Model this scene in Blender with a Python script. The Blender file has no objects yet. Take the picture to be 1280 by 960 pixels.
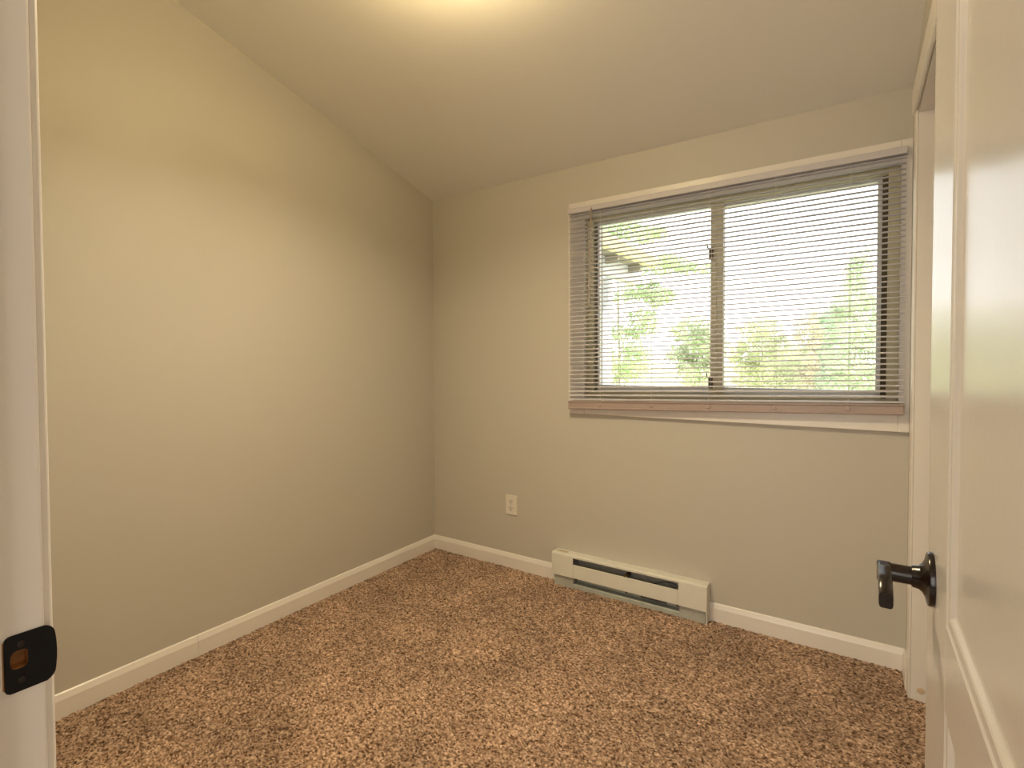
import bpy, bmesh, math, random
import numpy as np
from mathutils import Vector, Matrix

random.seed(7)
rng = np.random.default_rng(11)
sc = bpy.context.scene
col = sc.collection

# ------------------------------------------------------------------ camera
cd = bpy.data.cameras.new('camera')
cam = bpy.data.objects.new('camera', cd)
col.objects.link(cam)
CAM = Vector((2.0733, -2.616, 1.172))
YAW, PITCH, ROLL = math.radians(37.4484), math.radians(-1.4433), math.radians(-0.4106)
fwd = Vector((-math.sin(YAW) * math.cos(PITCH), math.cos(YAW) * math.cos(PITCH), math.sin(PITCH)))
r0 = Vector((math.cos(YAW), math.sin(YAW), 0))
u0 = r0.cross(fwd)
rr = math.cos(ROLL) * r0 + math.sin(ROLL) * u0
uu = -math.sin(ROLL) * r0 + math.cos(ROLL) * u0
M = Matrix((rr, uu, -fwd)).transposed().to_4x4()
M.translation = CAM
cam.matrix_world = M
cd.sensor_fit = 'HORIZONTAL'
cd.sensor_width = 36.0
cd.lens = 36.0 * 672.42 / 1280.0
cd.shift_x = (640 - 553.08) / 1280.0
cd.shift_y = -(480 - 466.92) / 1280.0
cd.clip_start = 0.02
cd.clip_end = 300
sc.camera = cam

# ------------------------------------------------------------------ light and exposure
sc.view_settings.view_transform = 'Standard'
sc.view_settings.look = 'None'
sc.view_settings.gamma = 1.0
sc.view_settings.use_curve_mapping = False
sc.view_settings.exposure = 0.36
SKY = 2.3
SUN = 4.0
LAMP_W = 14.0
UP_W = 8.5
DOME_E = 13.0
HALL_W = 29.0
HALLB_W = 0.5
LAMP_C = (1.0, 0.76, 0.38)
BOWL_C = (1.0, 0.83, 0.56)

world = bpy.data.worlds.new('sky')
sc.world = world
world.use_nodes = True
nt = world.node_tree
nt.nodes.clear()
wo = nt.nodes.new('ShaderNodeOutputWorld')
wb = nt.nodes.new('ShaderNodeBackground')
tc = nt.nodes.new('ShaderNodeTexCoord')
sx = nt.nodes.new('ShaderNodeSeparateXYZ')
rp = nt.nodes.new('ShaderNodeValToRGB')
nz = nt.nodes.new('ShaderNodeTexNoise')
mx = nt.nodes.new('ShaderNodeMix')
mx.data_type = 'RGBA'
rp.color_ramp.elements[0].position = 0.0
rp.color_ramp.elements[0].color = (0.98, 0.98, 0.98, 1)
rp.color_ramp.elements[1].position = 0.7
rp.color_ramp.elements[1].color = (0.66, 0.79, 1.0, 1)
nz.inputs['Scale'].default_value = 3.0
nz.inputs['Detail'].default_value = 5.0
cr = nt.nodes.new('ShaderNodeValToRGB')
cr.color_ramp.elements[0].position = 0.42
cr.color_ramp.elements[1].position = 0.62
nt.links.new(tc.outputs['Generated'], sx.inputs[0])
nt.links.new(tc.outputs['Generated'], nz.inputs['Vector'])
nt.links.new(sx.outputs['Z'], rp.inputs[0])
nt.links.new(nz.outputs[0], cr.inputs[0])
nt.links.new(cr.outputs[0], mx.inputs[0])
nt.links.new(rp.outputs[0], mx.inputs[6])
mx.inputs[7].default_value = (1.0, 1.0, 1.0, 1)
nt.links.new(mx.outputs[2], wb.inputs[0])
wb.inputs[1].default_value = SKY
nt.links.new(wb.outputs[0], wo.inputs[0])

sd = bpy.data.lights.new('sun', 'SUN')
sd.energy = SUN
sd.angle = math.radians(1.0)
sd.color = (1.0, 0.95, 0.86)
sun = bpy.data.objects.new('sun', sd)
col.objects.link(sun)
sun.rotation_euler = Vector((-0.45, 0.62, -0.75)).to_track_quat('-Z', 'Y').to_euler()   # high sun behind the house

def area(name, w, h, energy, color, loc, aim):
    d = bpy.data.lights.new(name, 'AREA')
    d.shape = 'RECTANGLE'
    d.size, d.size_y = w, h
    d.energy = energy
    d.color = color
    o = bpy.data.objects.new(name, d)
    col.objects.link(o)
    o.location = loc
    o.rotation_euler = Vector(aim).to_track_quat('-Z', 'Y').to_euler()
# two unseen fill lights added in the hallway; no windows are built there
area('hallway_fill_light', 1.9, 1.5, HALL_W, (1.0, 0.93, 0.84), (1.45, -4.15, 1.30), (0, 1, 0))
area('hallway_side_fill_light', 1.2, 1.4, HALLB_W, (1.0, 0.97, 0.94), (3.35, -3.35, 1.45), (-1, 0, 0))

# ------------------------------------------------------------------ materials
def new_mat(name):
    m = bpy.data.materials.new(name)
    m.use_nodes = True
    return m, m.node_tree, m.node_tree.nodes['Principled BSDF']

def mat(name, c, rough=0.5, metal=0.0, spec=0.5, bump=None, var=None, coat=0.0, coat_rough=0.1):
    """plain colour with optional noise bump (scale, strength, distance) and colour variation (scale, amount)"""
    m, t, b = new_mat(name)
    b.inputs['Base Color'].default_value = (*c, 1)
    b.inputs['Roughness'].default_value = rough
    b.inputs['Metallic'].default_value = metal
    b.inputs['Specular IOR Level'].default_value = spec
    b.inputs['Coat Weight'].default_value = coat
    b.inputs['Coat Roughness'].default_value = coat_rough
    co = t.nodes.new('ShaderNodeTexCoord')
    if bump:
        n = t.nodes.new('ShaderNodeTexNoise')
        n.inputs['Scale'].default_value = bump[0]
        n.inputs['Detail'].default_value = 3
        bp = t.nodes.new('ShaderNodeBump')
        bp.inputs['Strength'].default_value = bump[1]
        bp.inputs['Distance'].default_value = bump[2]
        t.links.new(co.outputs['Object'], n.inputs['Vector'])
        t.links.new(n.outputs[0], bp.inputs['Height'])
        t.links.new(bp.outputs[0], b.inputs['Normal'])
        if coat:
            t.links.new(bp.outputs[0], b.inputs['Coat Normal'])
    if var:
        n = t.nodes.new('ShaderNodeTexNoise')
        n.inputs['Scale'].default_value = var[0]
        n.inputs['Detail'].default_value = 4
        r = t.nodes.new('ShaderNodeValToRGB')
        a = var[1]
        r.color_ramp.elements[0].position = 0.3
        r.color_ramp.elements[1].position = 0.7
        r.color_ramp.elements[0].color = (*[v * (1 - a) for v in c], 1)
        r.color_ramp.elements[1].color = (*[min(1, v * (1 + a)) for v in c], 1)
        t.links.new(co.outputs['Object'], n.inputs['Vector'])
        t.links.new(n.outputs[0], r.inputs[0])
        t.links.new(r.outputs[0], b.inputs['Base Color'])
    return m

WALL = mat('wall_paint', (0.58, 0.55, 0.49), 0.46, spec=0.35, bump=(160, 0.12, 0.002))
CEIL = mat('ceiling_paint', (0.90, 0.89, 0.85), 0.6, spec=0.3, bump=(140, 0.15, 0.002))
TRIM = mat('trim_paint', (0.85, 0.81, 0.77), 0.3, spec=0.5, bump=(60, 0.05, 0.001))
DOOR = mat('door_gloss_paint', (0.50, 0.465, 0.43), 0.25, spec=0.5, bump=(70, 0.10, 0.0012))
VINYL = mat('window_vinyl', (0.78, 0.77, 0.76), 0.4)
TAN = mat('window_frame_tan', (0.66, 0.60, 0.42), 0.45, bump=(50, 0.05, 0.001))
GROOVE = mat('window_groove', (0.10, 0.075, 0.035), 0.6)
SLAT = mat('blind_vinyl', (0.63, 0.61, 0.65), 0.38, var=(9, 0.02))
RAILM = mat('blind_rail', (0.42, 0.33, 0.30), 0.4, bump=(30, 0.05, 0.001))
CORD = mat('blind_cord', (0.80, 0.78, 0.74), 0.7, bump=(400, 0.3, 0.001))
WAND = mat('blind_wand_plastic', (0.40, 0.33, 0.29), 0.25, bump=(20, 0.02, 0.001))
HEAT = mat('heater_enamel', (0.78, 0.765, 0.70), 0.4, var=(14, 0.03))
HEATG = mat('heater_grey_metal', (0.50, 0.53, 0.49), 0.45, metal=0.2, var=(25, 0.06))
HEATD = mat('heater_inner_metal', (0.45, 0.44, 0.42), 0.5, metal=0.3, var=(60, 0.12))
SCUFF = mat('heater_scuff', (0.55, 0.47, 0.30), 0.6, var=(90, 0.2))
RUBBER = mat('dark_cable', (0.03, 0.03, 0.045), 0.5, bump=(100, 0.05, 0.001))
LABELM = mat('heater_rating_plate', (0.16, 0.145, 0.13), 0.4, var=(220, 0.5))
PLATE = mat('outlet_plastic', (0.80, 0.75, 0.67), 0.35, bump=(80, 0.03, 0.0005))
SLOT = mat('outlet_slot', (0.04, 0.028, 0.018), 0.7, bump=(80, 0.03, 0.0005))
BRONZE = mat('oil_rubbed_bronze', (0.010, 0.005, 0.0035), 0.2, metal=0.1, spec=0.5, var=(40, 0.45))
BLACK = mat('strike_black', (0.003, 0.003, 0.005), 0.38, spec=0.25, bump=(30, 0.05, 0.0005))
WOOD = mat('bare_wood', (0.42, 0.19, 0.055), 0.6, var=(90, 0.3))
DARK = mat('closet_paint', (0.55, 0.5, 0.42), 0.5, bump=(120, 0.1, 0.001))
GUTTER = mat('gutter_paint', (0.72, 0.66, 0.45), 0.5, var=(3, 0.04))
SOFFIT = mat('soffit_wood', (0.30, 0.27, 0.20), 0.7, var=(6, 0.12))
BEAMM = mat('beam_paint', (0.60, 0.61, 0.66), 0.55, var=(4, 0.04))
ROOFM = mat('roof_shingle', (0.25, 0.23, 0.2), 0.8, bump=(40, 0.4, 0.01), var=(30, 0.2))
BARK = mat('bark', (0.45, 0.40, 0.33), 0.85, bump=(30, 0.5, 0.02), var=(12, 0.3))
LAWN = mat('lawn_grass', (0.66, 0.66, 0.36), 0.9, var=(1.6, 0.18), bump=(60, 0.4, 0.03))
BRASS = mat('lamp_base_metal', (0.75, 0.72, 0.66), 0.3, metal=0.6, bump=(20, 0.02, 0.001))

def leaf_mat(name, c, var=0.25):
    m, t, b = new_mat(name)
    n = t.nodes.new('ShaderNodeTexNoise')
    n.inputs['Scale'].default_value = 2.2
    n.inputs['Detail'].default_value = 6
    co = t.nodes.new('ShaderNodeTexCoord')
    r = t.nodes.new('ShaderNodeValToRGB')
    r.color_ramp.elements[0].position = 0.35
    r.color_ramp.elements[1].position = 0.65
    r.color_ramp.elements[0].color = (*[v * (1 - var) for v in c], 1)
    r.color_ramp.elements[1].color = (*[min(1, v * (1 + var)) for v in c], 1)
    t.links.new(co.outputs['Object'], n.inputs['Vector'])
    t.links.new(n.outputs[0], r.inputs[0])
    t.links.new(r.outputs[0], b.inputs['Base Color'])
    b.inputs['Roughness'].default_value = 0.55
    tr = t.nodes.new('ShaderNodeBsdfTranslucent')
    mixs = t.nodes.new('ShaderNodeMixShader')
    mixs.inputs[0].default_value = 0.45
    t.links.new(r.outputs[0], tr.inputs[0])
    t.links.new(b.outputs[0], mixs.inputs[1])
    t.links.new(tr.outputs[0], mixs.inputs[2])
    t.links.new(mixs.outputs[0], t.nodes['Material Output'].inputs[0])
    return m

def glass_mat():
    m = bpy.data.materials.new('window_glass')
    m.use_nodes = True
    t = m.node_tree
    t.nodes.clear()
    o = t.nodes.new('ShaderNodeOutputMaterial')
    tr = t.nodes.new('ShaderNodeBsdfTransparent')
    gl = t.nodes.new('ShaderNodeBsdfGlossy')
    gl.inputs['Roughness'].default_value = 0.02
    fr = t.nodes.new('ShaderNodeFresnel')
    fr.inputs[0].default_value = 1.45
    mi = t.nodes.new('ShaderNodeMixShader')
    tr.inputs[0].default_value = (0.96, 0.97, 0.96, 1)
    t.links.new(fr.outputs[0], mi.inputs[0])
    t.links.new(tr.outputs[0], mi.inputs[1])
    t.links.new(gl.outputs[0], mi.inputs[2])
    t.links.new(mi.outputs[0], o.inputs[0])
    return m
GLASS = glass_mat()

def carpet_mat():
    m, t, b = new_mat('frieze_carpet')
    co = t.nodes.new('ShaderNodeTexCoord')
    v = t.nodes.new('ShaderNodeTexVoronoi')
    v.inputs['Scale'].default_value = 195
    v.inputs['Randomness'].default_value = 1.0
    n = t.nodes.new('ShaderNodeTexNoise')
    n.inputs['Scale'].default_value = 120
    n.inputs['Detail'].default_value = 2
    add = t.nodes.new('ShaderNodeMix')
    add.data_type = 'VECTOR'
    add.inputs[0].default_value = 0.012
    t.links.new(co.outputs['Object'], add.inputs[4])
    t.links.new(n.outputs[1], add.inputs[5])
    t.links.new(add.outputs[1], v.inputs['Vector'])
    sep = t.nodes.new('ShaderNodeSeparateColor')
    t.links.new(v.outputs['Color'], sep.inputs[0])
    r = t.nodes.new('ShaderNodeValToRGB')
    e = r.color_ramp.elements
    e[0].position = 0.0
    e[0].color = (0.045, 0.020, 0.009, 1)
    e[1].position = 1.0
    e[1].color = (0.78, 0.57, 0.42, 1)
    for p, c in ((0.2, (0.095, 0.046, 0.023, 1)), (0.38, (0.29, 0.18, 0.115, 1)), (0.75, (0.46, 0.31, 0.215, 1))):
        k = e.new(p)
        k.color = c
    t.links.new(sep.outputs[0], r.inputs[0])
    # slow wear and vacuum patches
    n2 = t.nodes.new('ShaderNodeTexNoise')
    n2.inputs['Scale'].default_value = 4.5
    n2.inputs['Detail'].default_value = 3
    n2.inputs['Distortion'].default_value = 0.6
    t.links.new(co.outputs['Object'], n2.inputs['Vector'])
    r2 = t.nodes.new('ShaderNodeValToRGB')
    r2.color_ramp.elements[0].position = 0.38
    r2.color_ramp.elements[1].position = 0.66
    r2.color_ramp.elements[0].color = (0.86, 0.86, 0.86, 1)
    r2.color_ramp.elements[1].color = (1.16, 1.16, 1.16, 1)
    t.links.new(n2.outputs[0], r2.inputs[0])
    mu = t.nodes.new('ShaderNodeMix')
    mu.data_type = 'RGBA'
    mu.blend_type = 'MULTIPLY'
    mu.inputs[0].default_value = 1.0
    t.links.new(r.outputs[0], mu.inputs[6])
    t.links.new(r2.outputs[0], mu.inputs[7])
    t.links.new(mu.outputs[2], b.inputs['Base Color'])
    b.inputs['Roughness'].default_value = 0.95
    b.inputs['Specular IOR Level'].default_value = 0.1
    b.inputs['Sheen Weight'].default_value = 0.15
    return m
CARPET = carpet_mat()

def glow_mat():
    m, t, b = new_mat('frosted_lamp_glass')
    b.inputs['Base Color'].default_value = (0.9, 0.85, 0.75, 1)
    b.inputs['Roughness'].default_value = 0.4
    b.inputs['Emission Color'].default_value = (1.0, 0.78, 0.41, 1)
    b.inputs['Emission Strength'].default_value = DOME_E
    return m
GLOW = glow_mat()

# ------------------------------------------------------------------ mesh helpers
class MB:
    def __init__(self):
        self.v, self.f = [], []
    def add(self, vs, fs):
        o = len(self.v)
        self.v += [tuple(p) for p in vs]
        self.f += [tuple(i + o for i in q) for q in fs]
        return self
    def box(self, x0, x1, y0, y1, z0, z1):
        vs = [(x, y, z) for z in (z0, z1) for y in (y0, y1) for x in (x0, x1)]
        return self.add(vs, [(0, 2, 3, 1), (4, 5, 7, 6), (0, 1, 5, 4), (2, 6, 7, 3), (0, 4, 6, 2), (1, 3, 7, 5)])
    def prism(self, pts, axis, a, b):
        """polygon pts (2-D, in the two other axes in order) swept along axis from a to b"""
        n = len(pts)
        def p3(p, h):
            q = list(p)
            q.insert(axis, h)
            return q
        vs = [p3(p, a) for p in pts] + [p3(p, b) for p in pts]
        fs = [tuple(range(n)), tuple(range(2 * n - 1, n - 1, -1))]
        fs += [(i, i + n, (i + 1) % n + n, (i + 1) % n) for i in range(n)]
        return self.add(vs, fs)
    def lathe(self, prof, origin, axis, seg=40):
        """prof: (distance along axis, radius)"""
        ax = Vector(axis).normalized()
        s = ax.orthogonal().normalized()
        t = ax.cross(s)
        o = Vector(origin)
        vs, fs = [], []
        for d, r in prof:
            for k in range(seg):
                a = 2 * math.pi * k / seg
                vs.append(o + ax * d + (s * math.cos(a) + t * math.sin(a)) * max(r, 1e-5))
        for j in range(len(prof) - 1):
            for k in range(seg):
                k2 = (k + 1) % seg
                fs.append((j * seg + k, j * seg + k2, (j + 1) * seg + k2, (j + 1) * seg + k))
        fs.append(tuple(range(seg - 1, -1, -1)))
        fs.append(tuple((len(prof) - 1) * seg + k for k in range(seg)))
        return self.add(vs, fs)
    def tube(self, pts, r, seg=8, r_end=None):
        pts = [Vector(p) for p in pts]
        vs, fs = [], []
        n = len(pts)
        for i, p in enumerate(pts):
            d = (pts[min(i + 1, n - 1)] - pts[max(i - 1, 0)]).normalized()
            s = d.cross(Vector((0.31, 0.77, 0.55))).normalized()
            t = d.cross(s)
            rad = r if r_end is None else r + (r_end - r) * i / (n - 1)
            for k in range(seg):
                a = 2 * math.pi * k / seg
                vs.append(p + (s * math.cos(a) + t * math.sin(a)) * rad)
        for j in range(n - 1):
            for k in range(seg):
                k2 = (k + 1) % seg
                fs.append((j * seg + k, j * seg + k2, (j + 1) * seg + k2, (j + 1) * seg + k))
        fs.append(tuple(range(seg - 1, -1, -1)))
        fs.append(tuple((n - 1) * seg + k for k in range(seg)))
        return self.add(vs, fs)
    def build(self, name, m, parent=None, bevel=0.0, smooth=False, seg=2):
        me = bpy.data.meshes.new(name)
        me.from_pydata(self.v, [], self.f)
        bm = bmesh.new()
        bm.from_mesh(me)
        bmesh.ops.recalc_face_normals(bm, faces=bm.faces)
        bm.to_mesh(me)
        bm.free()
        me.materials.append(m)
        if smooth:
            me.shade_smooth()
            try:
                me.set_sharp_from_angle(angle=math.radians(38))
            except Exception:
                pass
        o = bpy.data.objects.new(name, me)
        col.objects.link(o)
        if parent:
            o.parent = parent
            o.matrix_parent_inverse = Matrix.Translation(-parent.location)
        if bevel:
            bv = o.modifiers.new('edge', 'BEVEL')
            bv.width = bevel
            bv.segments = seg
            bv.limit_method = 'ANGLE'
            bv.harden_normals = False
        return o

def tag(o, label, cat, group=None, kind=None):
    o['label'] = label
    o['category'] = cat
    if group: o['group'] = group
    if kind: o['kind'] = kind
    return o

def thing(name, label, cat, loc, group=None):
    o = bpy.data.objects.new(name, None)
    o.empty_display_size = 0.05
    o.location = loc
    col.objects.link(o)
    return tag(o, label, cat, group)

def struct(o, label, cat):
    return tag(o, label, cat, kind='structure')

# ------------------------------------------------------------------ room shell (metres; x along the window wall, -y towards the door)
W = 2.235
H = 2.1515
SL = 0.2546
YF = -2.434            # room face of the door wall
def hz(y): return H - SL * y

# floor: carpet grid with real pile relief
def carpet():
    x0, x1, y0, y1 = 0.0, W + 0.7, YF - 0.06, 0.0
    nx, ny = 866, 736
    def blur(a, k):
        for _ in range(k):
            a = (a + np.roll(a, 1, 0) + np.roll(a, -1, 0)) / 3
            a = (a + np.roll(a, 1, 1) + np.roll(a, -1, 1)) / 3
        return (a - a.mean()) / a.std()
    tuft = 0.75 * blur(rng.random((ny, nx)), 1) + 0.5 * rng.normal(size=(ny, nx))
    mid = blur(rng.random((ny, nx)), 14)
    z = 0.0015 + 0.0017 * tuft + 0.0008 * mid
    z = np.clip(z, -0.004, 0.007)
    X, Y = np.meshgrid(np.linspace(x0, x1, nx), np.linspace(y0, y1, ny))
    X = X + 0.0011 * rng.normal(size=X.shape)
    Y = Y + 0.0011 * rng.normal(size=Y.shape)
    co = np.stack([X, Y, z], -1).reshape(-1, 3).astype(np.float32)
    i = np.arange(nx * ny).reshape(ny, nx)
    q = np.stack([i[:-1, :-1], i[:-1, 1:], i[1:, 1:], i[1:, :-1]], -1).reshape(-1, 4)
    me = bpy.data.meshes.new('floor')
    me.vertices.add(len(co))
    me.vertices.foreach_set('co', co.ravel())
    me.loops.add(q.size)
    me.loops.foreach_set('vertex_index', q.ravel().astype(np.int32))
    me.polygons.add(len(q))
    me.polygons.foreach_set('loop_start', np.arange(0, q.size, 4, dtype=np.int32))
    me.update(calc_edges=True)
    me.materials.append(CARPET)
    o = bpy.data.objects.new('floor', me)
    col.objects.link(o)
    return o
struct(carpet(), 'brown and beige flecked frieze carpet covering the whole floor', 'carpet')

m = MB().prism([(YF - .12, 0), (0.16, 0), (0.16, hz(0.16)), (YF - .12, hz(YF - .12))], 0, -0.1, 0.0)
struct(m.build('wall_left', WALL), 'long blank tan wall with a sloping top on the left', 'wall')

# window hole
WX0, WX1, WZ0, WZ1 = 0.985, 2.206, 0.975, 1.884
m = MB()
m.box(-0.1, WX0, 0, 0.16, -0.2, H)
m.box(WX1, W + 0.8, 0, 0.16, -0.2, H)
m.box(WX0, WX1, 0, 0.16, -0.2, WZ0)
m.box(WX0, WX1, 0, 0.16, WZ1, H)
struct(m.build('wall_back', WALL), 'tan wall holding the window, the outlet and the heater', 'wall')

# right wall with the closet opening
CY0, CY1, CZ = -1.62, -0.21, 1.984
m = MB()
m.prism([(CY1, 0), (0, 0), (0, hz(0)), (CY1, hz(CY1))], 0, W, W + 0.1)
m.prism([(YF, 0), (CY0, 0), (CY0, hz(CY0)), (YF, hz(YF))], 0, W, W + 0.1)
m.prism([(CY0, CZ), (CY1, CZ), (CY1, hz(CY1)), (CY0, hz(CY0))], 0, W, W + 0.1)
struct(m.build('wall_right', WALL), 'narrow strip of tan wall above the closet opening on the right', 'wall')
m = MB()
m.box(W + 0.7, W + 0.8, -2.5, 0, 0, 2.6)
m.box(W + 0.1, W + 0.7, -2.5, CY0 - 0.1, 0, 2.6)
m.box(W + 0.1, W + 0.7, CY0 - 0.1, 0, 2.3, 2.4)
m.box(W, W + 0.7, CY0 - 0.1, 0, -0.05, -0.02)
struct(m.build('wall_closet', DARK), 'plain closet walls behind the opening in the right wall', 'wall')

# door wall with the doorway the camera stands in
JX0, JX1, DZ = 1.423, 2.191, 2.04
m = MB()
m.prism([(-0.1, -0.02), (JX0 - 0.02, -0.02), (JX0 - 0.02, hz(YF)), (-0.1, hz(YF))], 1, YF - 0.115, YF)
m.prism([(JX1 + 0.02, -0.02), (W + 0.8, -0.02), (W + 0.8, hz(YF)), (JX1 + 0.02, hz(YF))], 1, YF - 0.115, YF)
m.prism([(JX0 - 0.02, DZ + 0.02), (JX1 + 0.02, DZ + 0.02), (JX1 + 0.02, hz(YF)), (JX0 - 0.02, hz(YF))], 1, YF - 0.115, YF)
struct(m.build('wall_front', WALL), 'tan wall around the doorway', 'wall')

m = MB().prism([(YF - .115, hz(YF - .115)), (0.16, hz(0.16)), (0.16, hz(0.16) + .12), (YF - .115, hz(YF - .115) + .12)], 0, -0.1, W + 0.8)
struct(m.build('ceiling', CEIL), 'smooth off-white ceiling sloping up from the window wall', 'ceiling')

# hallway behind the doorway
m = MB()
yh0, yh1 = -4.2, YF - 0.115
m.box(0.4, 3.4, yh0 - 0.1, yh0, 0, 2.5)
m.box(0.3, 0.4, yh0 - 0.1, yh1, 0, 2.5)
m.box(3.4, 3.5, yh0 - 0.1, yh1, 0, 2.5)
m.box(0.3, 3.5, yh0 - 0.1, yh1, 2.5, 2.6)
m.box(0.3, 3.5, yh0 - 0.1, YF - 0.06, -0.1, -0.004)
struct(m.build('wall_hallway', DARK), 'plain hallway walls outside the doorway', 'wall')

# ------------------------------------------------------------------ baseboards
def base_profile(h=0.0825, t=0.0125):
    return [(0, -0.02), (t, -0.02), (t, h * 0.74), (t * 0.72, h * 0.86), (t * 0.5, h * 0.97), (t * 0.3, h), (0, h)]
m = MB()
pr = base_profile()
m.prism(pr, 1, -1.5335, 0.0)
m.prism(pr, 1, YF + 0.016, -1.5348)
struct(m.build('baseboard_left', TRIM), 'white baseboard with a joint along the left wall', 'baseboard')
m = MB()
for a, b in ((0.0, 0.829), (1.570, W)):
    m.prism([(-p[0], p[1]) for p in pr], 0, a, b)
m.tube([(0.755, -0.0126, 0.052), (0.7565, -0.0129, 0.048)], 0.0012, 6)
struct(m.build('baseboard_back', TRIM), 'white baseboard under the window on both sides of the heater', 'baseboard')
m = MB().prism([(W - p[0] * 0.8, p[1]) for p in pr], 1, -0.153, -0.0)
struct(m.build('baseboard_right', TRIM), 'short white baseboard between the corner and the closet casing', 'baseboard')

# ------------------------------------------------------------------ closet trim
m = MB()
def casing_y(y_in, y_out):        # stepped casing profile in (x, y), the thick edge at y_out
    s = 1 if y_out > y_in else -1
    return [(W, y_in), (W - 0.0045, y_in), (W - 0.0055, y_in + s * 0.012), (W - 0.0068, y_in + s * 0.018), (W - 0.0072, y_in + s * 0.03), (W - 0.0072, y_out - s * 0.004), (W - 0.005, y_out), (W, y_out)]
m.prism(casing_y(CY1 + 0.005, CY1 + 0.06), 2, -0.005, CZ + 0.012)
m.prism(casing_y(CY0 - 0.005, CY0 - 0.06), 2, -0.005, CZ + 0.012)
o = struct(m.build('trim_1', TRIM, bevel=0.0015), 'white upright casing around the closet opening beside the window', 'trim')
MB().box(W - 0.0125, W, CY0 - 0.075, CY1 + 0.072, CZ + 0.012, CZ + 0.100).build('header_casing', TRIM, o, bevel=0.004)
m = MB()
m.box(W + 0.001, W + 0.112, CY1 - 0.001, CY1 + 0.02, -0.005, CZ)
m.box(W + 0.001, W + 0.112, CY0 - 0.02, CY0 + 0.001, -0.005, CZ)
m.box(W + 0.001, W + 0.112, CY0, CY1, CZ - 0.001, CZ + 0.011)
m.build('jamb', TRIM, o, bevel=0.001)
MB().lathe([(0, 0.0105), (0.0016, 0.0105), (0.0022, 0.0085)], (2.262, CY1 - 0.001, 0.040), (0, -1, 0), 28).build('plug', mat('plug_filler', (0.66, 0.52, 0.36), 0.5, bump=(90, .1, .001)), o)['label'] = 'round tan filler plug'

# ------------------------------------------------------------------ doorway trim on the latch side, and its strike plate
HY0, HY1, HZ0, HZ1 = -2.4640, -2.4472, 0.871, 0.8905
m = MB()
yj0 = YF - 0.115
m.box(JX0 - 0.02, JX0, yj0, HY0, -0.01, DZ)
m.prism([(JX0 - 0.02, HY1), (JX0, HY1), (JX0, YF - 0.0026), (JX0 - 0.0008, YF - 0.0008), (JX0 - 0.0026, YF), (JX0 - 0.02, YF)], 2, -0.01, DZ)
m.box(JX0 - 0.02, JX0, HY0, HY1, -0.01, HZ0)
m.box(JX0 - 0.02, JX0, HY0, HY1, HZ1, DZ)
m.box(JX0 - 0.02, JX1 + 0.02, yj0, YF, DZ, DZ + 0.02)
m.box(JX1, JX1 + 0.02, yj0, YF, -0.01, DZ)
o = struct(m.build('trim_2', TRIM), 'white door frame around the doorway seen at the left edge', 'trim')
m = MB()
def casing_x(xin, s):             # casing on the room side of the door wall, profile in (x, y)
    return [(xin, YF), (xin, YF + 0.0055), (xin + s * 0.0012, YF + 0.0078), (xin + s * 0.004, YF + 0.0090), (xin + s * 0.014, YF + 0.0105), (xin + s * 0.05, YF + 0.016), (xin + s * 0.057, YF + 0.012), (xin + s * 0.057, YF)]
m.prism(casing_x(JX0 - 0.004, -1), 2, -0.005, DZ + 0.06)
m.build('latch_side_casing', TRIM, o, bevel=0.0012)
MB().box(JX0 - 0.06, JX1 + 0.04, YF, YF + 0.013, DZ + 0.005, DZ + 0.062).build('header_casing', TRIM, o, bevel=0.002)
m = MB()
m.box(JX0, JX0 + 0.010, YF - 0.080, YF - 0.043, -0.01, DZ)
m.box(JX0, JX1, YF - 0.080, YF - 0.043, DZ - 0.010, DZ)
m.build('door_stop', TRIM, o, bevel=0.0015)

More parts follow.
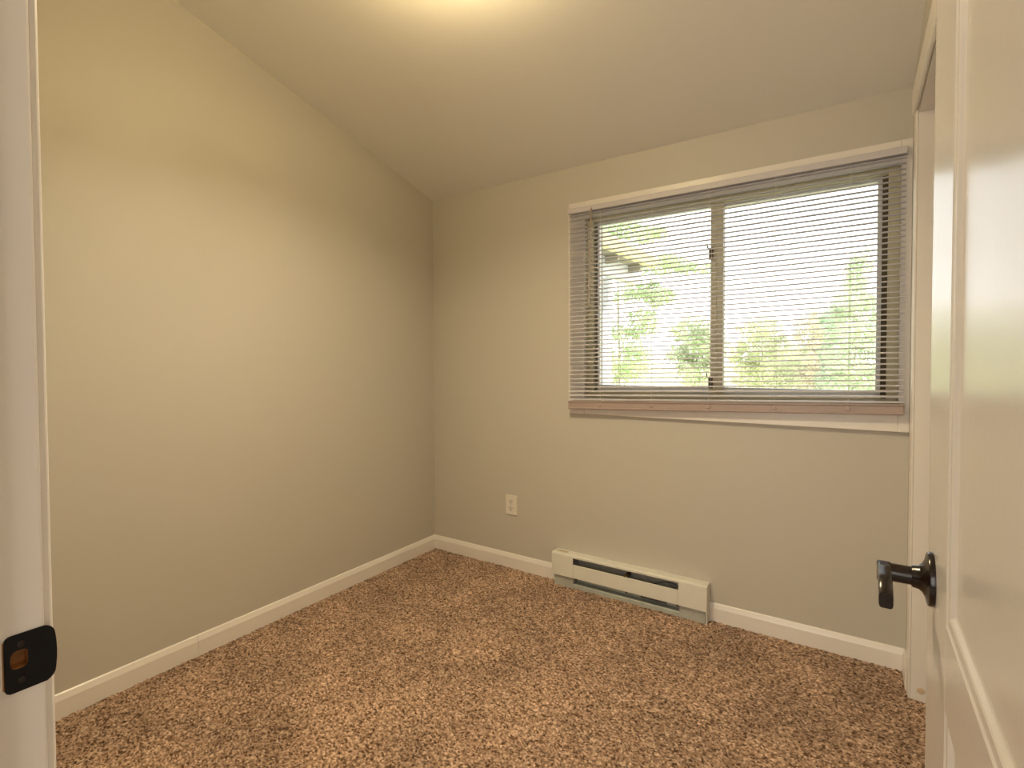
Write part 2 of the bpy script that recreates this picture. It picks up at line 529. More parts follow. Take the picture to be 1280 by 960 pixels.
def strike():
    t = thing('strike_plate', 'small black metal strike plate with a bare-wood latch hole on the white door jamb', 'strike plate', (JX0, -2.446, 0.878))
    ya, yb, za, zb = -2.4684, -2.4335, 0.8492, 0.9060
    N = 72
    outer, inner = [], []
    cyo, czo = -2.4556, 0.8808
    def rrect(a):
        # boundary of the plate seen flat: rounded corners at the jamb end, bowed lip at the room end
        lip = -2.4247
        best = None
        dy, dz = math.cos(a), math.sin(a)
        lo, hi = 0.0, 0.08
        def inside(y, z):
            zc = (za + zb) / 2
            hh = (zb - za) / 2
            if y < ya or abs(z - zc) > hh: return False
            r = 0.006
            if y < ya + r and abs(z - zc) > hh - r:
                return (y - ya - r) ** 2 + (abs(z - zc) - hh + r) ** 2 <= r * r
            k = (z - zc) / hh
            edge = lip - 0.0030 * k * k - 0.0055 * max(0, abs(k) - 0.72) ** 2 / 0.0784
            return y <= edge
        for _ in range(40):
            md = (lo + hi) / 2
            if inside(cyo + dy * md, czo + dz * md): lo = md
            else: hi = md
        return cyo + dy * lo, czo + dz * lo
    def hole(a):
        # D shaped latch hole
        dy, dz = math.cos(a), math.sin(a)
        lo, hi = 0.0, 0.02
        def inside(y, z):
            y, z = y - cyo, z - czo
            return (abs(y) / 0.0078) ** 3.2 + (abs(z) / 0.0092) ** 2.6 <= 1 and y < 0.0066
        for _ in range(30):
            md = (lo + hi) / 2
            if inside(cyo + dy * md, czo + dz * md): lo = md
            else: hi = md
        return cyo + dy * lo, czo + dz * lo
    angs = [2 * math.pi * k / N for k in range(N)]
    rings = 7
    vs, fs = [], []
    def lift(y):                     # the lip curls out over the jamb edge
        return 0.0016 + 0.0004 * max(0, (y - YF) / 0.008)
    for side in (0, 1):
        for j in range(rings):
            q = j / (rings - 1)
            for a in angs:
                (y0, z0), (y1, z1) = hole(a), rrect(a)
                y, z = y0 + (y1 - y0) * q, z0 + (z1 - z0) * q
                vs.append((JX0 + (lift(y) if side else 0.0003), y, z))
    T = rings * N
    for side in (0, 1):
        for j in range(rings - 1):
            for k in range(N):
                k2 = (k + 1) % N
                fs.append(tuple(side * T + i for i in (j * N + k, j * N + k2, (j + 1) * N + k2, (j + 1) * N + k)))
    for j in (0, rings - 1):
        for k in range(N):
            k2 = (k + 1) % N
            fs.append((j * N + k, j * N + k2, T + j * N + k2, T + j * N + k))
    MB().add(vs, fs).build('plate', BLACK, t, smooth=True)
    m = MB()
    m.box(JX0 - 0.013, JX0 - 0.012, HY0, HY1, HZ0, HZ1)
    m.box(JX0 - 0.012, JX0 - 0.0002, HY0 + 0.0002, HY0 + 0.001, HZ0, HZ1)
    m.box(JX0 - 0.012, JX0 - 0.0002, HY1 - 0.001, HY1 - 0.0002, HZ0, HZ1)
    m.box(JX0 - 0.012, JX0 - 0.0002, HY0, HY1, HZ0 + 0.0002, HZ0 + 0.001)
    m.box(JX0 - 0.012, JX0 - 0.0002, HY0, HY1, HZ1 - 0.001, HZ1 - 0.0002)
    m.build('latch_hole', WOOD, t)['label'] = 'bare wood latch hole'
    MB().box(JX0 + 0.0001, JX0 + 0.0011, -2.4693, -2.4680, 0.8545, 0.901).build('wood_edge', WOOD, t)['label'] = 'exposed wood along the plate edge'
    for z in (0.8958, 0.8602):
        MB().lathe([(0, 0.0036), (0.0006, 0.0034), (0.001, 0.0022), (0.0007, 0.0008)], (JX0 + 0.0016, -2.4545, z), (1, 0, 0), 18).build('screw', BRONZE, t, smooth=True)
strike()

# ------------------------------------------------------------------ the open panel door on the right
DXF = 2.153            # visible face
DXB = 2.188
DYL, DYH = -1.667, -2.431
o = None
def door():
    t = MB()
    z0, z1 = 0.012, 2.03
    st = 0.178          # stile width
    p_in = 0.011        # panel recess
    pan = [(0.886, 1.915), (0.215, 0.795)]
    ys0, ys1 = DYH + 0.178, DYL - st
    # stiles and rails
    t.box(DXF, DXB, DYL - st, DYL, z0, z1)
    t.box(DXF, DXB, DYH, ys0, z0, z1)
    t.box(DXF, DXB, ys0, ys1, pan[0][1], z1)
    t.box(DXF, DXB, ys0, ys1, pan[1][1], pan[0][0])
    t.box(DXF, DXB, ys0, ys1, z0, pan[1][0])
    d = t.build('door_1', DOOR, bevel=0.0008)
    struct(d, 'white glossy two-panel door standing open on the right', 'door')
    for (a, b) in pan:
        m = MB()
        # moulded frame of the panel: sloping sticking, flat margin, raised field
        loops = [(0.0, 0.0), (0.002, 0.0015), (0.0105, 0.0018), (0.0125, 0.0028), (0.0165, 0.0062), (0.020, 0.0066), (0.050, 0.0060)]
        vs, fs = [], []
        for off, dep in loops:
            x = DXF + dep
            vs += [(x, ys1 - off, a + off), (x, ys0 + off, a + off), (x, ys0 + off, b - off), (x, ys1 - off, b - off)]
        for j in range(len(loops) - 1):
            for k in range(4):
                k2 = (k + 1) % 4
                fs.append((4 * j + k, 4 * j + k2, 4 * j + 4 + k2, 4 * j + 4 + k))
        n = 4 * (len(loops) - 1)
        fs.append((n, n + 1, n + 2, n + 3))
        e = len(vs)
        vs += [(DXB - 0.006, ys1, a), (DXB - 0.006, ys0, a), (DXB - 0.006, ys0, b), (DXB - 0.006, ys1, b)]
        fs.append((e + 3, e + 2, e + 1, e))
        for k in range(4):
            k2 = (k + 1) % 4
            fs.append((k, e + k, e + k2, k2))
        m.add(vs, fs)
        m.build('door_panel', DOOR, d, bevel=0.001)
    # lever handle
    ky, kz = -1.7286, 0.8972
    h = MB().lathe([(0, 0.0325), (0.0035, 0.0328), (0.0055, 0.0318), (0.0062, 0.030), (0.0078, 0.023), (0.0105, 0.0172), (0.0135, 0.0146), (0.0195, 0.0134), (0.0205, 0.0128), (0.0206, 0.0112)], (DXF, ky, kz), (-1, 0, 0), 56).build('door_handle', BRONZE, d, smooth=True)
    h['label'] = 'dark bronze lever handle'
    MB().lathe([(0, 0.0112), (0.0215, 0.0112)], (DXF - 0.020, ky, kz), (-1, 0, 0), 36).build('spindle', BRONZE, h, smooth=True)
    # lever: a strap that leaves the hub towards the hinges and curls down at its end
    hx0, hx1 = 2.0988, 2.1125
    path = []
    for i in range(25):
        s = i / 24
        y = ky + 0.0 - 0.072 * s
        zc = kz + 0.0035 - 0.004 * s - 0.0125 * max(0, (s - 0.62) / 0.38) ** 2
        hh = 0.0095 - 0.0015 * s + 0.0012 * max(0, (s - 0.7) / 0.3)
        path.append((y, zc, hh))
    vs, fs = [], []
    sec = 12
    for (y, zc, hh) in path:
        for k in range(sec):
            a = 2 * math.pi * (k + 0.5) / sec
            cx = (hx0 + hx1) / 2
            c, s_ = math.cos(a), math.sin(a)
            ex = math.copysign(abs(c) ** 0.35, c) * (hx1 - hx0) / 2
            ez = math.copysign(abs(s_) ** 0.55, s_) * hh
            vs.append((cx + ex, y, zc + ez))
    for j in range(len(path) - 1):
        for k in range(sec):
            k2 = (k + 1) % sec
            fs.append((j * sec + k, j * sec + k2, (j + 1) * sec + k2, (j + 1) * sec + k))
    fs.append(tuple(range(sec)))
    fs.append(tuple((len(path) - 1) * sec + k for k in range(sec)))
    m = MB().add(vs, fs)
    m.lathe([(0, 0.0118), (0.001, 0.0126), (0.0126, 0.0126), (0.0137, 0.0115)], (hx1, ky, kz), (-1, 0, 0), 36)
    m.build('lever', BRONZE, h, smooth=True)
    # latch bolt in the door edge, hinges on the other edge
    MB().box(DXF + 0.005, DXB - 0.005, DYL, DYL + 0.0016, kz - 0.028, kz + 0.028).build('latch_plate', BRONZE, d, bevel=0.0005)
    for z in (0.25, 1.02, 1.8):
        MB().tube([(DXB + 0.002, DYH - 0.001, z), (DXB + 0.002, DYH - 0.001, z + 0.09)], 0.0055, 14).build('hinge', BRONZE, d, smooth=True)
    return d
door()

# ------------------------------------------------------------------ window
def window():
    # tan outer frame set into the opening
    y0, y1 = 0.03, 0.12
    e = 0.0015
    ax0, ax1, az0, az1 = WX0 + e, WX1 - e, WZ0 + e, WZ1 - e
    fx0, fx1, fz0, fz1 = 1.018, 2.170, 1.012, 1.862
    m = MB()
    m.box(ax0, fx0, y0, y1, az0, az1)
    m.box(fx1, ax1, y0, y1, az0, az1)
    m.box(fx0, fx1, y0, y1, az0, fz0)
    m.box(fx0, fx1, y0, y1, fz1, az1)
    w = m.build('window_1', TAN, bevel=0.002)
    struct(w, 'horizontal sliding window in the back wall behind the white blind', 'window')
    gx0, gxa, gxb, gx1, gz0, gz1 = 1.040, 1.556, 1.606, 2.139, 1.040, 1.847
    # track groove between frame and sash, its shadow gap coloured dark
    m = MB()
    m.box(fx0 + 0.004, fx0 + 0.012, 0.060, 0.118, fz0, fz1)
    m.box(fx1 - 0.017, fx1, 0.060, 0.118, fz0, fz1)
    m.build('track_groove', GROOVE, w)['label'] = 'sash track with its shade coloured dark'
    # sashes
    sx0, sx1 = fx0 + 0.012, fx1 - 0.017
    s1 = MB()
    s1.box(sx0, gx0, 0.048, 0.078, fz0, fz1)
    s1.box(gx0, gxa, 0.048, 0.078, fz0, gz0)
    s1.box(gx0, gxa, 0.048, 0.078, gz1, fz1)
    a = s1.build('sash', VINYL, w, bevel=0.0015)
    a['label'] = 'white sliding sash rails'
    s2 = MB()
    s2.box(gx1, sx1, 0.070, 0.100, fz0, fz1)
    s2.box(gxb, gx1, 0.070, 0.100, fz0, gz0)
    s2.box(gxb, gx1, 0.070, 0.100, gz1, fz1)
    b = s2.build('sash', VINYL, w, bevel=0.0015)
    b['label'] = 'white fixed sash rails'
    m = MB()
    m.box(gxa, gxa + 0.024, 0.045, 0.080, fz0, fz1)
    m.box(gxa + 0.022, gxb, 0.052, 0.100, fz0, fz1)
    ms = m.build('meeting_stile', TAN, w, bevel=0.002)
    for z in (1.645, 1.067):
        m = MB()
        m.box(gxa - 0.006, gxa + 0.012, 0.034, 0.047, z - 0.032, z + 0.020)
        m.tube([(gxa - 0.002, 0.038, z + 0.012), (gxa - 0.010, 0.032, z + 0.022), (gxa - 0.011, 0.030, z + 0.040)], 0.0035, 8, 0.0025)
        m.build('latch', GROOVE, ms, bevel=0.001)
    MB().box(gx0 - 0.004, gxa + 0.004, 0.061, 0.064, gz0 - 0.004, gz1 + 0.004).build('glass_pane', GLASS, a)
    MB().box(gxb - 0.004, gx1 + 0.004, 0.084, 0.087, gz0 - 0.004, gz1 + 0.004).build('glass_pane', GLASS, b)
    # white casing on the wall
    m = MB()
    t = -0.018
    m.box(0.903, WX0 + 0.003, t, 0, 0.893, 1.964)
    m.box(WX1 - 0.003, W, t, 0, 0.893, 1.964)
    m.box(WX0 + 0.003, WX1 - 0.003, t, 0, 0.893, WZ0 + 0.003)
    m.box(WX0 + 0.003, WX1 - 0.003, t, 0, WZ1 - 0.003, 1.964)
    m.build('window_casing', TRIM, w, bevel=0.0025)
    # return lining of the opening
    m = MB()
    m.box(WX0, WX0 + 0.0012, 0, y0, WZ0, WZ1)
    m.box(WX1 - 0.0012, WX1, 0, y0, WZ0, WZ1)
    m.box(WX0, WX1, 0, y0, WZ0, WZ0 + 0.0012)
    m.box(WX0, WX1, 0, y0, WZ1 - 0.0012, WZ1)
    m.build('window_return', TAN, w)
window()

# ------------------------------------------------------------------ mini blind, its bottom rail hanging out of level
def blind():
    bx0, bx1 = 0.9145, 2.2165
    t = thing('window_blind', 'white mini blind lowered over the window with open slats and a crooked bottom rail', 'blind', (1.565, -0.033, 0.93))
    yc = -0.0335
    head_b, head_t = 1.904, 1.930
    m = MB()
    m.prism([(-0.0185, head_t), (-0.0480, head_t), (-0.0495, head_t - 0.002), (-0.0495, head_b + 0.003), (-0.0475, head_b), (-0.0185, head_b), (-0.0185, head_b + 0.003), (-0.046, head_b + 0.003), (-0.046, head_t - 0.003), (-0.0185, head_t - 0.003)], 0, bx0, bx1)
    m.build('head_rail', SLAT, t)
    for a, b in ((bx0 - 0.0015, bx0 + 0.002), (bx1 - 0.002, bx1 + 0.0015)):
        MB().box(a, b, -0.050, -0.0185, head_b - 0.001, head_t + 0.001).build('end_cap', SLAT, t, bevel=0.0008)
    nsl = 45
    zl0, zr0 = 0.9595, 0.9995          # top of the bottom rail at both ends
    ztop = 1.893
    tilt = -0.05
    m = MB()
    for i in range(nsl):
        k = i / (nsl - 1)
        zl = zl0 + 0.006 + (ztop - zl0 - 0.006) * k
        zr = zr0 + 0.006 + (ztop - zr0 - 0.006) * k
        jit = random.uniform(-0.0008, 0.0008)
        tl = tilt + random.uniform(-0.03, 0.03)
        if i < 3: tl -= 0.08
        nseg, nx = 6, 5
        vs, fs = [], []
        for a in range(nx):
            q = a / (nx - 1)
            x = bx0 + (bx1 - bx0) * q
            z = zl + (zr - zl) * q + jit
            for b in range(nseg + 1):
                s = b / nseg * 2 - 1                    # -1 room edge, +1 window edge
                w_ = 0.0125 * s
                crown = 0.0042 * (1 - s * s)
                vs.append((x, yc + w_ * math.cos(tl) + crown * math.sin(tl), z - w_ * math.sin(tl) + crown * math.cos(tl)))
        n1 = nseg + 1
        base = len(vs)
        vs += [(v[0], v[1], v[2] - 0.0010) for v in vs]
        for a in range(nx - 1):
            for b in range(nseg):
                i0 = a * n1 + b
                fs.append((i0, i0 + n1, i0 + n1 + 1, i0 + 1))
                fs.append((base + i0, base + i0 + 1, base + i0 + n1 + 1, base + i0 + n1))
            for b in (0, nseg):
                i0 = a * n1 + b
                fs.append((i0, i0 + n1, base + i0 + n1, base + i0))
        for a in (0, nx - 1):
            for b in range(nseg):
                i0 = a * n1 + b
                fs.append((i0, i0 + 1, base + i0 + 1, base + i0))
        m.add(vs, fs)
    m.build('slats', SLAT, t, smooth=True)
    # bottom rail: sheared so that it follows the slats
    prof = [(-0.020, 0.0), (-0.020, -0.004), (-0.024, -0.0065), (-0.024, -0.033), (-0.020, -0.036), (-0.020, -0.041), (-0.050, -0.041), (-0.052, -0.0385), (-0.052, -0.036), (-0.0475, -0.034), (-0.0475, -0.0075), (-0.052, -0.006), (-0.052, -0.001), (-0.050, 0.0)]
    n = len(prof)
    vs = [(bx0, y, zl0 + z) for y, z in prof] + [(bx1, y, zr0 + z) for y, z in prof]
    fs = [tuple(range(n)), tuple(range(2 * n - 1, n - 1, -1))] + [(i, i + n, (i + 1) % n + n, (i + 1) % n) for i in range(n)]
    br = MB().add(vs, fs).build('bottom_rail', RAILM, t)
    br['label'] = 'pinkish bottom rail'
    xs = (1.0824, 1.3273, 1.5687, 1.8144, 2.0555)
    for x in xs:
        q = (x - bx0) / (bx1 - bx0)
        z = zl0 + (zr0 - zl0) * q
        mm = MB()
        mm.tube([(x, -0.0478, head_b + 0.001), (x, -0.0478, z - 0.001)], 0.0009, 5)
        mm.tube([(x + 0.004, -0.0195, head_b + 0.001), (x + 0.004, -0.0195, z - 0.001)], 0.0006, 5)
        mm.build('ladder_cord', CORD, t)
        MB().lathe([(0, 0.0085), (0.003, 0.0085), (0.0045, 0.006)], (x, -0.0475, z - 0.020), (0, -1, 0), 20).build('cord_button', RAILM, br)
    wd = MB()
    wd.tube([(1.0400, -0.052, 1.915), (1.0400, -0.057, 1.905)], 0.003, 8)
    wd.tube([(1.0400, -0.0565, 1.910), (1.0315, -0.0575, 1.660), (1.0260, -0.058, 1.437)], 0.0037, 8)
    wd.build('wand', WAND, t, smooth=True)['label'] = 'thin greyish tilt wand'
    return t
blind()

# ------------------------------------------------------------------ electrical outlet
def outlet():
    t = thing('wall_outlet', 'cream double power outlet low on the window wall left of the heater', 'outlet', (0.5523, 0, 0.3556))
    x0, x1, z0, z1 = 0.5165, 0.5885, 0.3005, 0.4115
    MB().box(x0, x1, -0.0058, 0.0005, z0, z1).build('cover_plate', PLATE, t, bevel=0.0028, seg=3)
    cx = (x0 + x1) / 2
    for zc in (0.3755, 0.3365):
        m = MB()
        pts = []
        for k in range(32):
            a = 2 * math.pi * k / 32
            pts.append((cx + 0.0172 * math.cos(a), zc + max(-0.0135, min(0.0135, 0.0172 * math.sin(a)))))
        m.prism(pts, 1, -0.0078, -0.0005)
        r = m.build('receptacle', PLATE, t, bevel=0.0006)
        s = MB()
        s.box(cx - 0.0080, cx - 0.0048, -0.0081, -0.0070, zc - 0.001, zc + 0.0085)
        s.box(cx + 0.0048, cx + 0.0080, -0.0081, -0.0070, zc - 0.000, zc + 0.0075)
        s.prism([(cx - 0.0028, zc - 0.0105), (cx + 0.0028, zc - 0.0105), (cx + 0.0028, zc - 0.0065), (cx + 0.0014, zc - 0.0042), (cx - 0.0014, zc - 0.0042), (cx - 0.0028, zc - 0.0065)], 1, -0.0081, -0.0070)
        s.build('slots', SLOT, r)['label'] = 'dark contact slots'
    MB().lathe([(0, 0.0032), (0.0010, 0.003)], (cx, -0.0056, 0.356), (0, -1, 0), 14).build('screw', HEATG, t)
outlet()

# ------------------------------------------------------------------ baseboard heater
def heater():
    t = thing('baseboard_heater', 'cream electric baseboard heater with an open top slot under the window', 'heater', (1.2, -0.035, 0.0))
    x0, x1 = 0.8345, 1.5660
    xa, xb = 0.9480, 1.4515
    yf = -0.070
    zt = 0.1685
    # pressed steel hood: back, sloping top, front lip
    m = MB()
    m.prism([(-0.0005, 0.02), (-0.0005, 0.1700), (-0.0560, 0.1725), (-0.068, zt), (-0.068, 0.1600), (-0.0665, 0.1600), (-0.0665, 0.1668), (-0.055, 0.1705), (-0.0025, 0.1680), (-0.0025, 0.02)], 0, x0 + 0.001, x1 - 0.001)
    m.build('hood', HEAT, t)
    for a, b, nm in ((x0, xa, 'left'), (xb, x1, 'right')):
        m = MB()
        m.prism([(-0.064, 0.0575), (yf, 0.0590), (yf, 0.1655), (-0.067, 0.1655), (-0.0675, 0.0605), (-0.064, 0.0595)], 0, a + 0.001, b)
        e = m.build('end_cover', HEAT, t)
        m = MB()
        c0 = a + 0.006 if nm == 'left' else a + 0.004
        m.prism([(-0.0545, 0.0), (-0.0585, 0.0), (-0.0585, 0.054), (-0.064, 0.0585), (-0.0625, 0.0605), (-0.0545, 0.056)], 0, c0, b - 0.004)
        f = m.build('foot_plate', HEATG, e)
        f['label'] = 'grey lower end plate'
        xs = (a + b) / 2 + (0.0 if nm == 'left' else 0.004)
        MB().lathe([(0, 0.0038), (0.0012, 0.0034), (0.0016, 0.002)], (xs, -0.0585, 0.032), (0, -1, 0), 14).build('screw', HEATD, f)
    for x in (xa - 0.002, xb + 0.0005):
        MB().box(x, x + 0.0012, -0.0635, -0.004, 0.03, 0.163).build('divider', HEATD, t)
    m = MB()
    m.prism([(-0.0005, 0.0), (-0.066, 0.0), (-0.0685, 0.05), (-0.0700, 0.0600), (-0.0700, 0.1645), (-0.0655, 0.1690), (-0.0560, 0.1725), (-0.0005, 0.1700)], 0, x1 - 0.0005, x1 + 0.0045)
    m.build('end_cap', HEAT, t, bevel=0.0008)
    m = MB()
    m.prism([(-0.0005, 0.0575), (-0.0700, 0.0600), (-0.0700, 0.1645), (-0.0655, 0.1690), (-0.0560, 0.1725), (-0.0005, 0.1700)], 0, x0 - 0.003, x0 + 0.0015)
    m.build('end_cap', HEAT, t, bevel=0.0008)
    # middle front panel
    m = MB()
    m.prism([(-0.0635, 0.0575), (yf, 0.0595), (yf, 0.1255), (-0.0645, 0.1270), (-0.0645, 0.1255), (-0.068, 0.1240), (-0.068, 0.0612), (-0.0635, 0.0592)], 0, xa + 0.0015, xb)
    m.build('front_panel', HEAT, t)
    # bottom lip under the panel
    m = MB()
    m.prism([(-0.010, 0.0), (-0.0565, 0.0), (-0.0565, 0.020), (-0.0545, 0.024), (-0.020, 0.026), (-0.020, 0.055), (-0.0185, 0.055), (-0.0185, 0.0245), (-0.010, 0.0235)], 0, xa - 0.006, xb + 0.006)
    m.build('bottom_lip', HEATG, t)['label'] = 'grey bottom lip'
    MB().box(1.272, 1.392, -0.0212, -0.0200, 0.0285, 0.0495).build('rating_plate', LABELM, t)['label'] = 'dark rating sticker'
    # heating element with fins, and reflector
    m = MB()
    m.prism([(-0.004, 0.06), (-0.0055, 0.06), (-0.0055, 0.150), (-0.018, 0.1665), (-0.0165, 0.1675), (-0.004, 0.151)], 0, xa, xb)
    m.build('reflector', HEATD, t)
    m = MB()
    for i in range(70):
        x = xa + 0.03 + i * (xb - xa - 0.06) / 69
        m.box(x, x + 0.0006, -0.058, -0.012, 0.062, 0.108)
    m.tube([(xa, -0.035, 0.085), (xb, -0.035, 0.085)], 0.006, 10)
    m.build('heating_element', HEATD, t)
    MB().box(1.206, 1.222, -0.064, -0.008, 0.122, 0.134).build('bracket', GROOVE, t)['label'] = 'dark centre bracket'
    pts = [(1.33, -0.050, 0.118), (1.36, -0.054, 0.132), (1.385, -0.052, 0.142), (1.41, -0.050, 0.146), (1.432, -0.048, 0.140), (1.45, -0.046, 0.132)]
    MB().tube(pts, 0.0019, 8).build('wire', RUBBER, t, smooth=True)
    pts = [(1.40, -0.052, 0.147), (1.415, -0.053, 0.137), (1.435, -0.052, 0.128), (1.45, -0.050, 0.136)]
    MB().tube(pts, 0.0016, 8).build('wire', RUBBER, t, smooth=True)
    for x in (xa + 0.012, 1.216, xb - 0.004):
        MB().prism([(x - 0.008, 0.0585), (x + 0.008, 0.0585), (x + 0.002, 0.047), (x - 0.003, 0.047)], 1, -0.060, -0.056).build('clip', GROOVE, t)['label'] = 'dark clip under the front panel'
    # worn patch on the hood top
    MB().box(0.848, 0.905, -0.045, -0.018, 0.1695, 0.17195).build('scuff', SCUFF, t)['label'] = 'yellowed worn patch'
heater()

# ------------------------------------------------------------------ flush ceiling light, just above the picture
def ceiling_light():
    lx, ly = 1.165, -1.39
    n = Vector((0, 0, -1))
    lz = hz(ly)
    t = thing('ceiling_light', 'round semi-flush ceiling light with a frosted glass bowl on the sloping ceiling', 'ceiling light', (lx, ly, lz))
    MB().lathe([(-0.02, 0.060), (0.022, 0.060), (0.030, 0.050), (0.034, 0.009), (0.128, 0.009), (0.134, 0.016)], (lx, ly, lz), n, 40).build('stem', BRASS, t, smooth=True)
    prof, inner = [], []
    for i in range(10):
        a = i / 9 * math.pi / 2
        prof.append((0.150 + 0.062 * math.sin(a), 0.150 * math.cos(a)))
        inner.append((0.146 + 0.060 * math.sin(a), 0.145 * math.cos(a)))
    MB().lathe(inner[::-1] + prof, (lx, ly, lz), n, 48).build('glass_bowl', GLOW, t, smooth=True)
    ld = bpy.data.lights.new('bowl_light', 'AREA')       # light leaving the underside of the bowl
    ld.shape = 'DISK'
    ld.size = 0.26
    ld.energy = LAMP_W
    ld.spread = math.radians(147)
    ld.color = BOWL_C
    b = bpy.data.objects.new('bowl_light', ld)
    col.objects.link(b)
    b.location = Vector((lx, ly, lz - 0.216))
    for k in range(3):                                    # three bulbs above the rim
        pd = bpy.data.lights.new('bulb', 'POINT')
        pd.energy = UP_W / 3
        pd.color = LAMP_C
        pd.shadow_soft_size = 0.025
        p = bpy.data.objects.new('bulb', pd)
        col.objects.link(p)
        p.location = Vector((lx + 0.06 * math.cos(2.1 * k), ly + 0.06 * math.sin(2.1 * k), lz - 0.10))
ceiling_light()

# ------------------------------------------------------------------ outside
GZ = -0.35
m = MB().box(-60, 60, 0.2, 140, GZ - 0.2, GZ)
struct(m.build('ground', LAWN), 'sunlit pale lawn outside the window', 'lawn')

def porch():
    t = thing('porch_roof', 'eave of the neighbouring roof with a cream gutter and a white beam outside the window', 'roof', (-1.0, 2.0, GZ))
    ye = 3.72
    # gutter with a moulded front, open end visible
    gp = [(0.205, 2.300), (0.300, 2.305), (0.312, 2.300), (0.306, 2.278), (0.286, 2.245), (0.268, 2.205), (0.205, 2.200)]
    MB().prism(gp, 1, 0.22, ye).build('gutter', GUTTER, t)['label'] = 'cream gutter'
    MB().prism([(-1.9, 2.95), (0.24, 2.312), (0.24, 2.345), (-1.9, 3.0)], 1, 0.22, ye - 0.05).build('roof_deck', ROOFM, t)
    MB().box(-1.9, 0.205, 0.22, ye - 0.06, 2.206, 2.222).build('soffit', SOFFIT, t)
    MB().box(-0.02, 0.07, 0.22, ye + 0.12, 2.035, 2.204).build('beam', BEAMM, t)['label'] = 'white beam'
    m = MB()
    for k in range(5):
        y = 0.6 + k * 0.7
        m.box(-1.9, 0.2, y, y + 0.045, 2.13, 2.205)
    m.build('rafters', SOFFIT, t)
    MB().box(-0.085, 0.005, 2.98, 3.08, GZ, 2.034).build('post', BEAMM, t)
porch()

def leaves(n, blobs, size, droop=0.0):
    """leaf quads scattered in the shells of ellipsoid blobs (cx, cy, cz, rx, ry, rz)"""
    wts = np.array([b[3] * b[4] * b[5] for b in blobs]) ** 0.7
    wts = wts / wts.sum()
    idx = rng.choice(len(blobs), n, p=wts)
    B = np.array(blobs)[idx]
    d = rng.normal(size=(n, 3))
    d /= np.linalg.norm(d, axis=1)[:, None]
    r = rng.random(n) ** 0.45
    c = B[:, :3] + d * r[:, None] * B[:, 3:]
    a = rng.normal(size=(n, 3))
    a[:, 2] -= droop
    a /= np.linalg.norm(a, axis=1)[:, None]
    b = np.cross(a, rng.normal(size=(n, 3)))
    b /= np.linalg.norm(b, axis=1)[:, None]
    s = size * (0.6 + 0.8 * rng.random(n))[:, None]
    v = np.stack([c - a * s, c + b * s * 0.38, c + a * s, c - b * s * 0.38], 1).reshape(-1, 3)
    return v, [(4 * i, 4 * i + 1, 4 * i + 2, 4 * i + 3) for i in range(n)]

def tree(name, label, x, y, blobs, n, size, c, group=None, trunk_r=0.08, cat='tree', droop=0.0, top=None):
    t = thing(name, label, cat, (x, y, GZ), group)
    lm = leaf_mat('leaf_' + name, c)
    bb = [(x + b[0], y + b[1], b[2], b[3], b[4], b[5]) for b in blobs]
    # twig blobs around every main mass break the outline up
    sub = []
    for b in bb:
        sub.append(b)
        for _ in range(7):
            d = Vector((random.gauss(0, 1), random.gauss(0, 1), random.gauss(0, 0.9))).normalized()
            k = random.uniform(0.75, 1.15)
            q = random.uniform(0.18, 0.38)
            sub.append((b[0] + d.x * b[3] * k, b[1] + d.y * b[4] * k, b[2] + d.z * b[5] * k, b[3] * q, b[4] * q, b[5] * q))
    v, f = leaves(n, sub, size, droop)
    me = bpy.data.meshes.new('crown')
    me.from_pydata(v.tolist(), [], f)
    me.materials.append(lm)
    o = bpy.data.objects.new('crown', me)
    col.objects.link(o)
    o.parent = t
    o.matrix_parent_inverse = Matrix.Translation(-t.location)
    zt = top or max(b[2] for b in bb)
    tk = MB()
    tk.tube([(x, y, GZ - 0.05), (x + 0.03, y, GZ + (zt - GZ) * 0.4), (x - 0.02, y + 0.03, zt)], trunk_r, 9, trunk_r * 0.3)
    for b in bb:
        zb = GZ + (b[2] - GZ) * 0.55
        tk.tube([(x, y, zb), ((x + b[0]) / 2, (y + b[1]) / 2, (zb + b[2]) / 2 + 0.05), (b[0], b[1], b[2])], trunk_r * 0.35, 6, trunk_r * 0.12)
    tk.build('trunk', BARK, t, smooth=True)
    return t

G1 = (0.58, 0.70, 0.42)
G2 = (0.55, 0.63, 0.40)
G3 = (0.62, 0.66, 0.42)
G4 = (0.62, 0.71, 0.50)
tree('young_tree', 'airy young tree with thin hanging branches beside the neighbouring eave', -0.75, 5.4,
     [(0.00, 0, 3.15, .35, .3, .15), (0.42, 0, 2.95, .30, .3, .12), (0.62, 0, 2.50, .38, .3, .16), (1.02, 0.1, 2.42, .26, .25, .07), (0.30, 0, 2.15, .34, .3, .16), (0.62, 0, 2.05, .20, .2, .14), (0.36, 0, 1.65, .20, .2, .26), (0.30, -.1, 1.15, .24, .2, .34), (-.12, 0, 1.55, .40, .3, .16), (-.15, 0, 1.05, .40, .25, .26)],
     8000, 0.030, G1, trunk_r=0.022, droop=0.6)
tree('round_tree', 'round olive-green tree behind the middle post of the window', -0.62, 9.6,
     [(0.0, 0, 1.75, .40, .4, .36), (0.25, 0, 1.40, .46, .4, .36), (-.30, 0, 1.25, .26, .3, .22), (0.15, 0, 0.75, .50, .4, .40)], 6000, 0.038, G2, trunk_r=0.03)
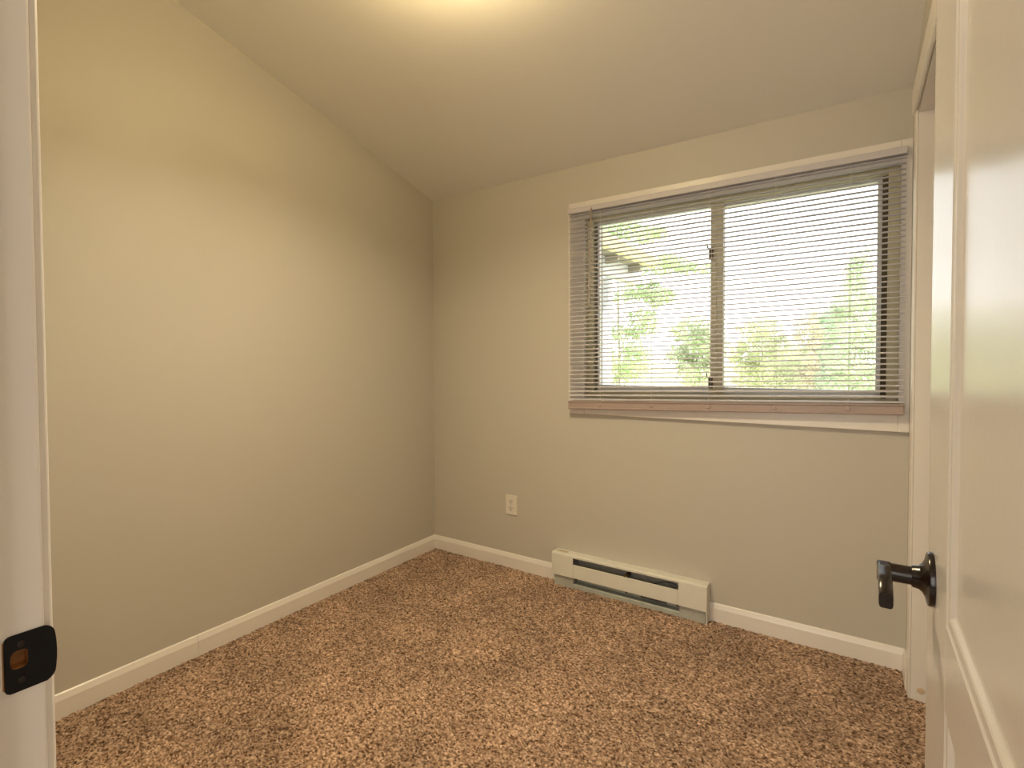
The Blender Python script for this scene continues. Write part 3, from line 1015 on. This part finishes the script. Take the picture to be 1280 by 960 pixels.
tree('broad_tree', 'broad yellow-green tree just right of the middle post of the window', 0.05, 14.5,
     [(0.0, 0, 1.85, .55, .5, .50), (0.45, 0, 1.15, .65, .5, .50), (-.30, 0, 1.1, .6, .5, .45), (0.1, 0, 0.55, .85, .5, .45)], 8000, 0.05, G3, trunk_r=0.04)
tree('distant_fir', 'small bluish fir far away between two pale trees', 0.35, 34.0,
     [(0, 0, 2.6, .30, .30, 0.8), (0, 0, 1.6, .7, .6, 0.8)], 3000, 0.08, (0.36, 0.47, 0.48), trunk_r=0.10)
tree('reddish_tree', 'pale tree with a reddish tint in the middle of the right pane', 1.05, 18.0,
     [(0, 0, 2.1, .65, .5, .55), (0.35, 0, 1.2, .85, .6, .6), (-.5, 0, 1.2, .75, .6, .5), (0, 0, 0.5, 1.1, .6, .5)], 8500, 0.055, (0.66, 0.62, 0.45), trunk_r=0.05)
tree('tall_tree', 'tallest green tree at the right end of the window', 2.05, 12.0,
     [(0.05, 0, 3.05, .24, .3, .50), (0.0, 0, 2.45, .38, .4, .45), (0.12, 0, 1.75, .48, .5, .55), (0.02, 0, 1.1, .55, .5, .45), (0.05, 0, 0.5, .6, .4, .45)], 9500, 0.042, G4, trunk_r=0.05)
tree('narrow_tree', 'narrow dark-green tree left of the tallest tree', 1.62, 14.0,
     [(0, 0, 2.0, .26, .3, .50), (0.05, 0, 1.2, .38, .3, .5), (0.05, 0, 0.5, .45, .3, .45)], 4600, 0.045, (0.46, 0.58, 0.40), trunk_r=0.04)
tree('low_bush', 'low yellowish bush on the lawn below the right pane', 0.85, 9.6,
     [(0, 0, 0.30, .38, .3, .28), (0.35, 0, 0.22, .28, .3, .22), (-.35, 0, 0.18, .28, .3, .2)], 3600, 0.032, (0.66, 0.68, 0.36), trunk_r=0.02, cat='bush')
tree('dry_bush', 'sparse grey-brown bush on the lawn below the left pane', -0.95, 8.0,
     [(0, 0, 0.30, .30, .3, .20), (0.28, 0, 0.34, .24, .3, .2)], 1300, 0.03, (0.60, 0.58, 0.45), trunk_r=0.02, cat='bush')
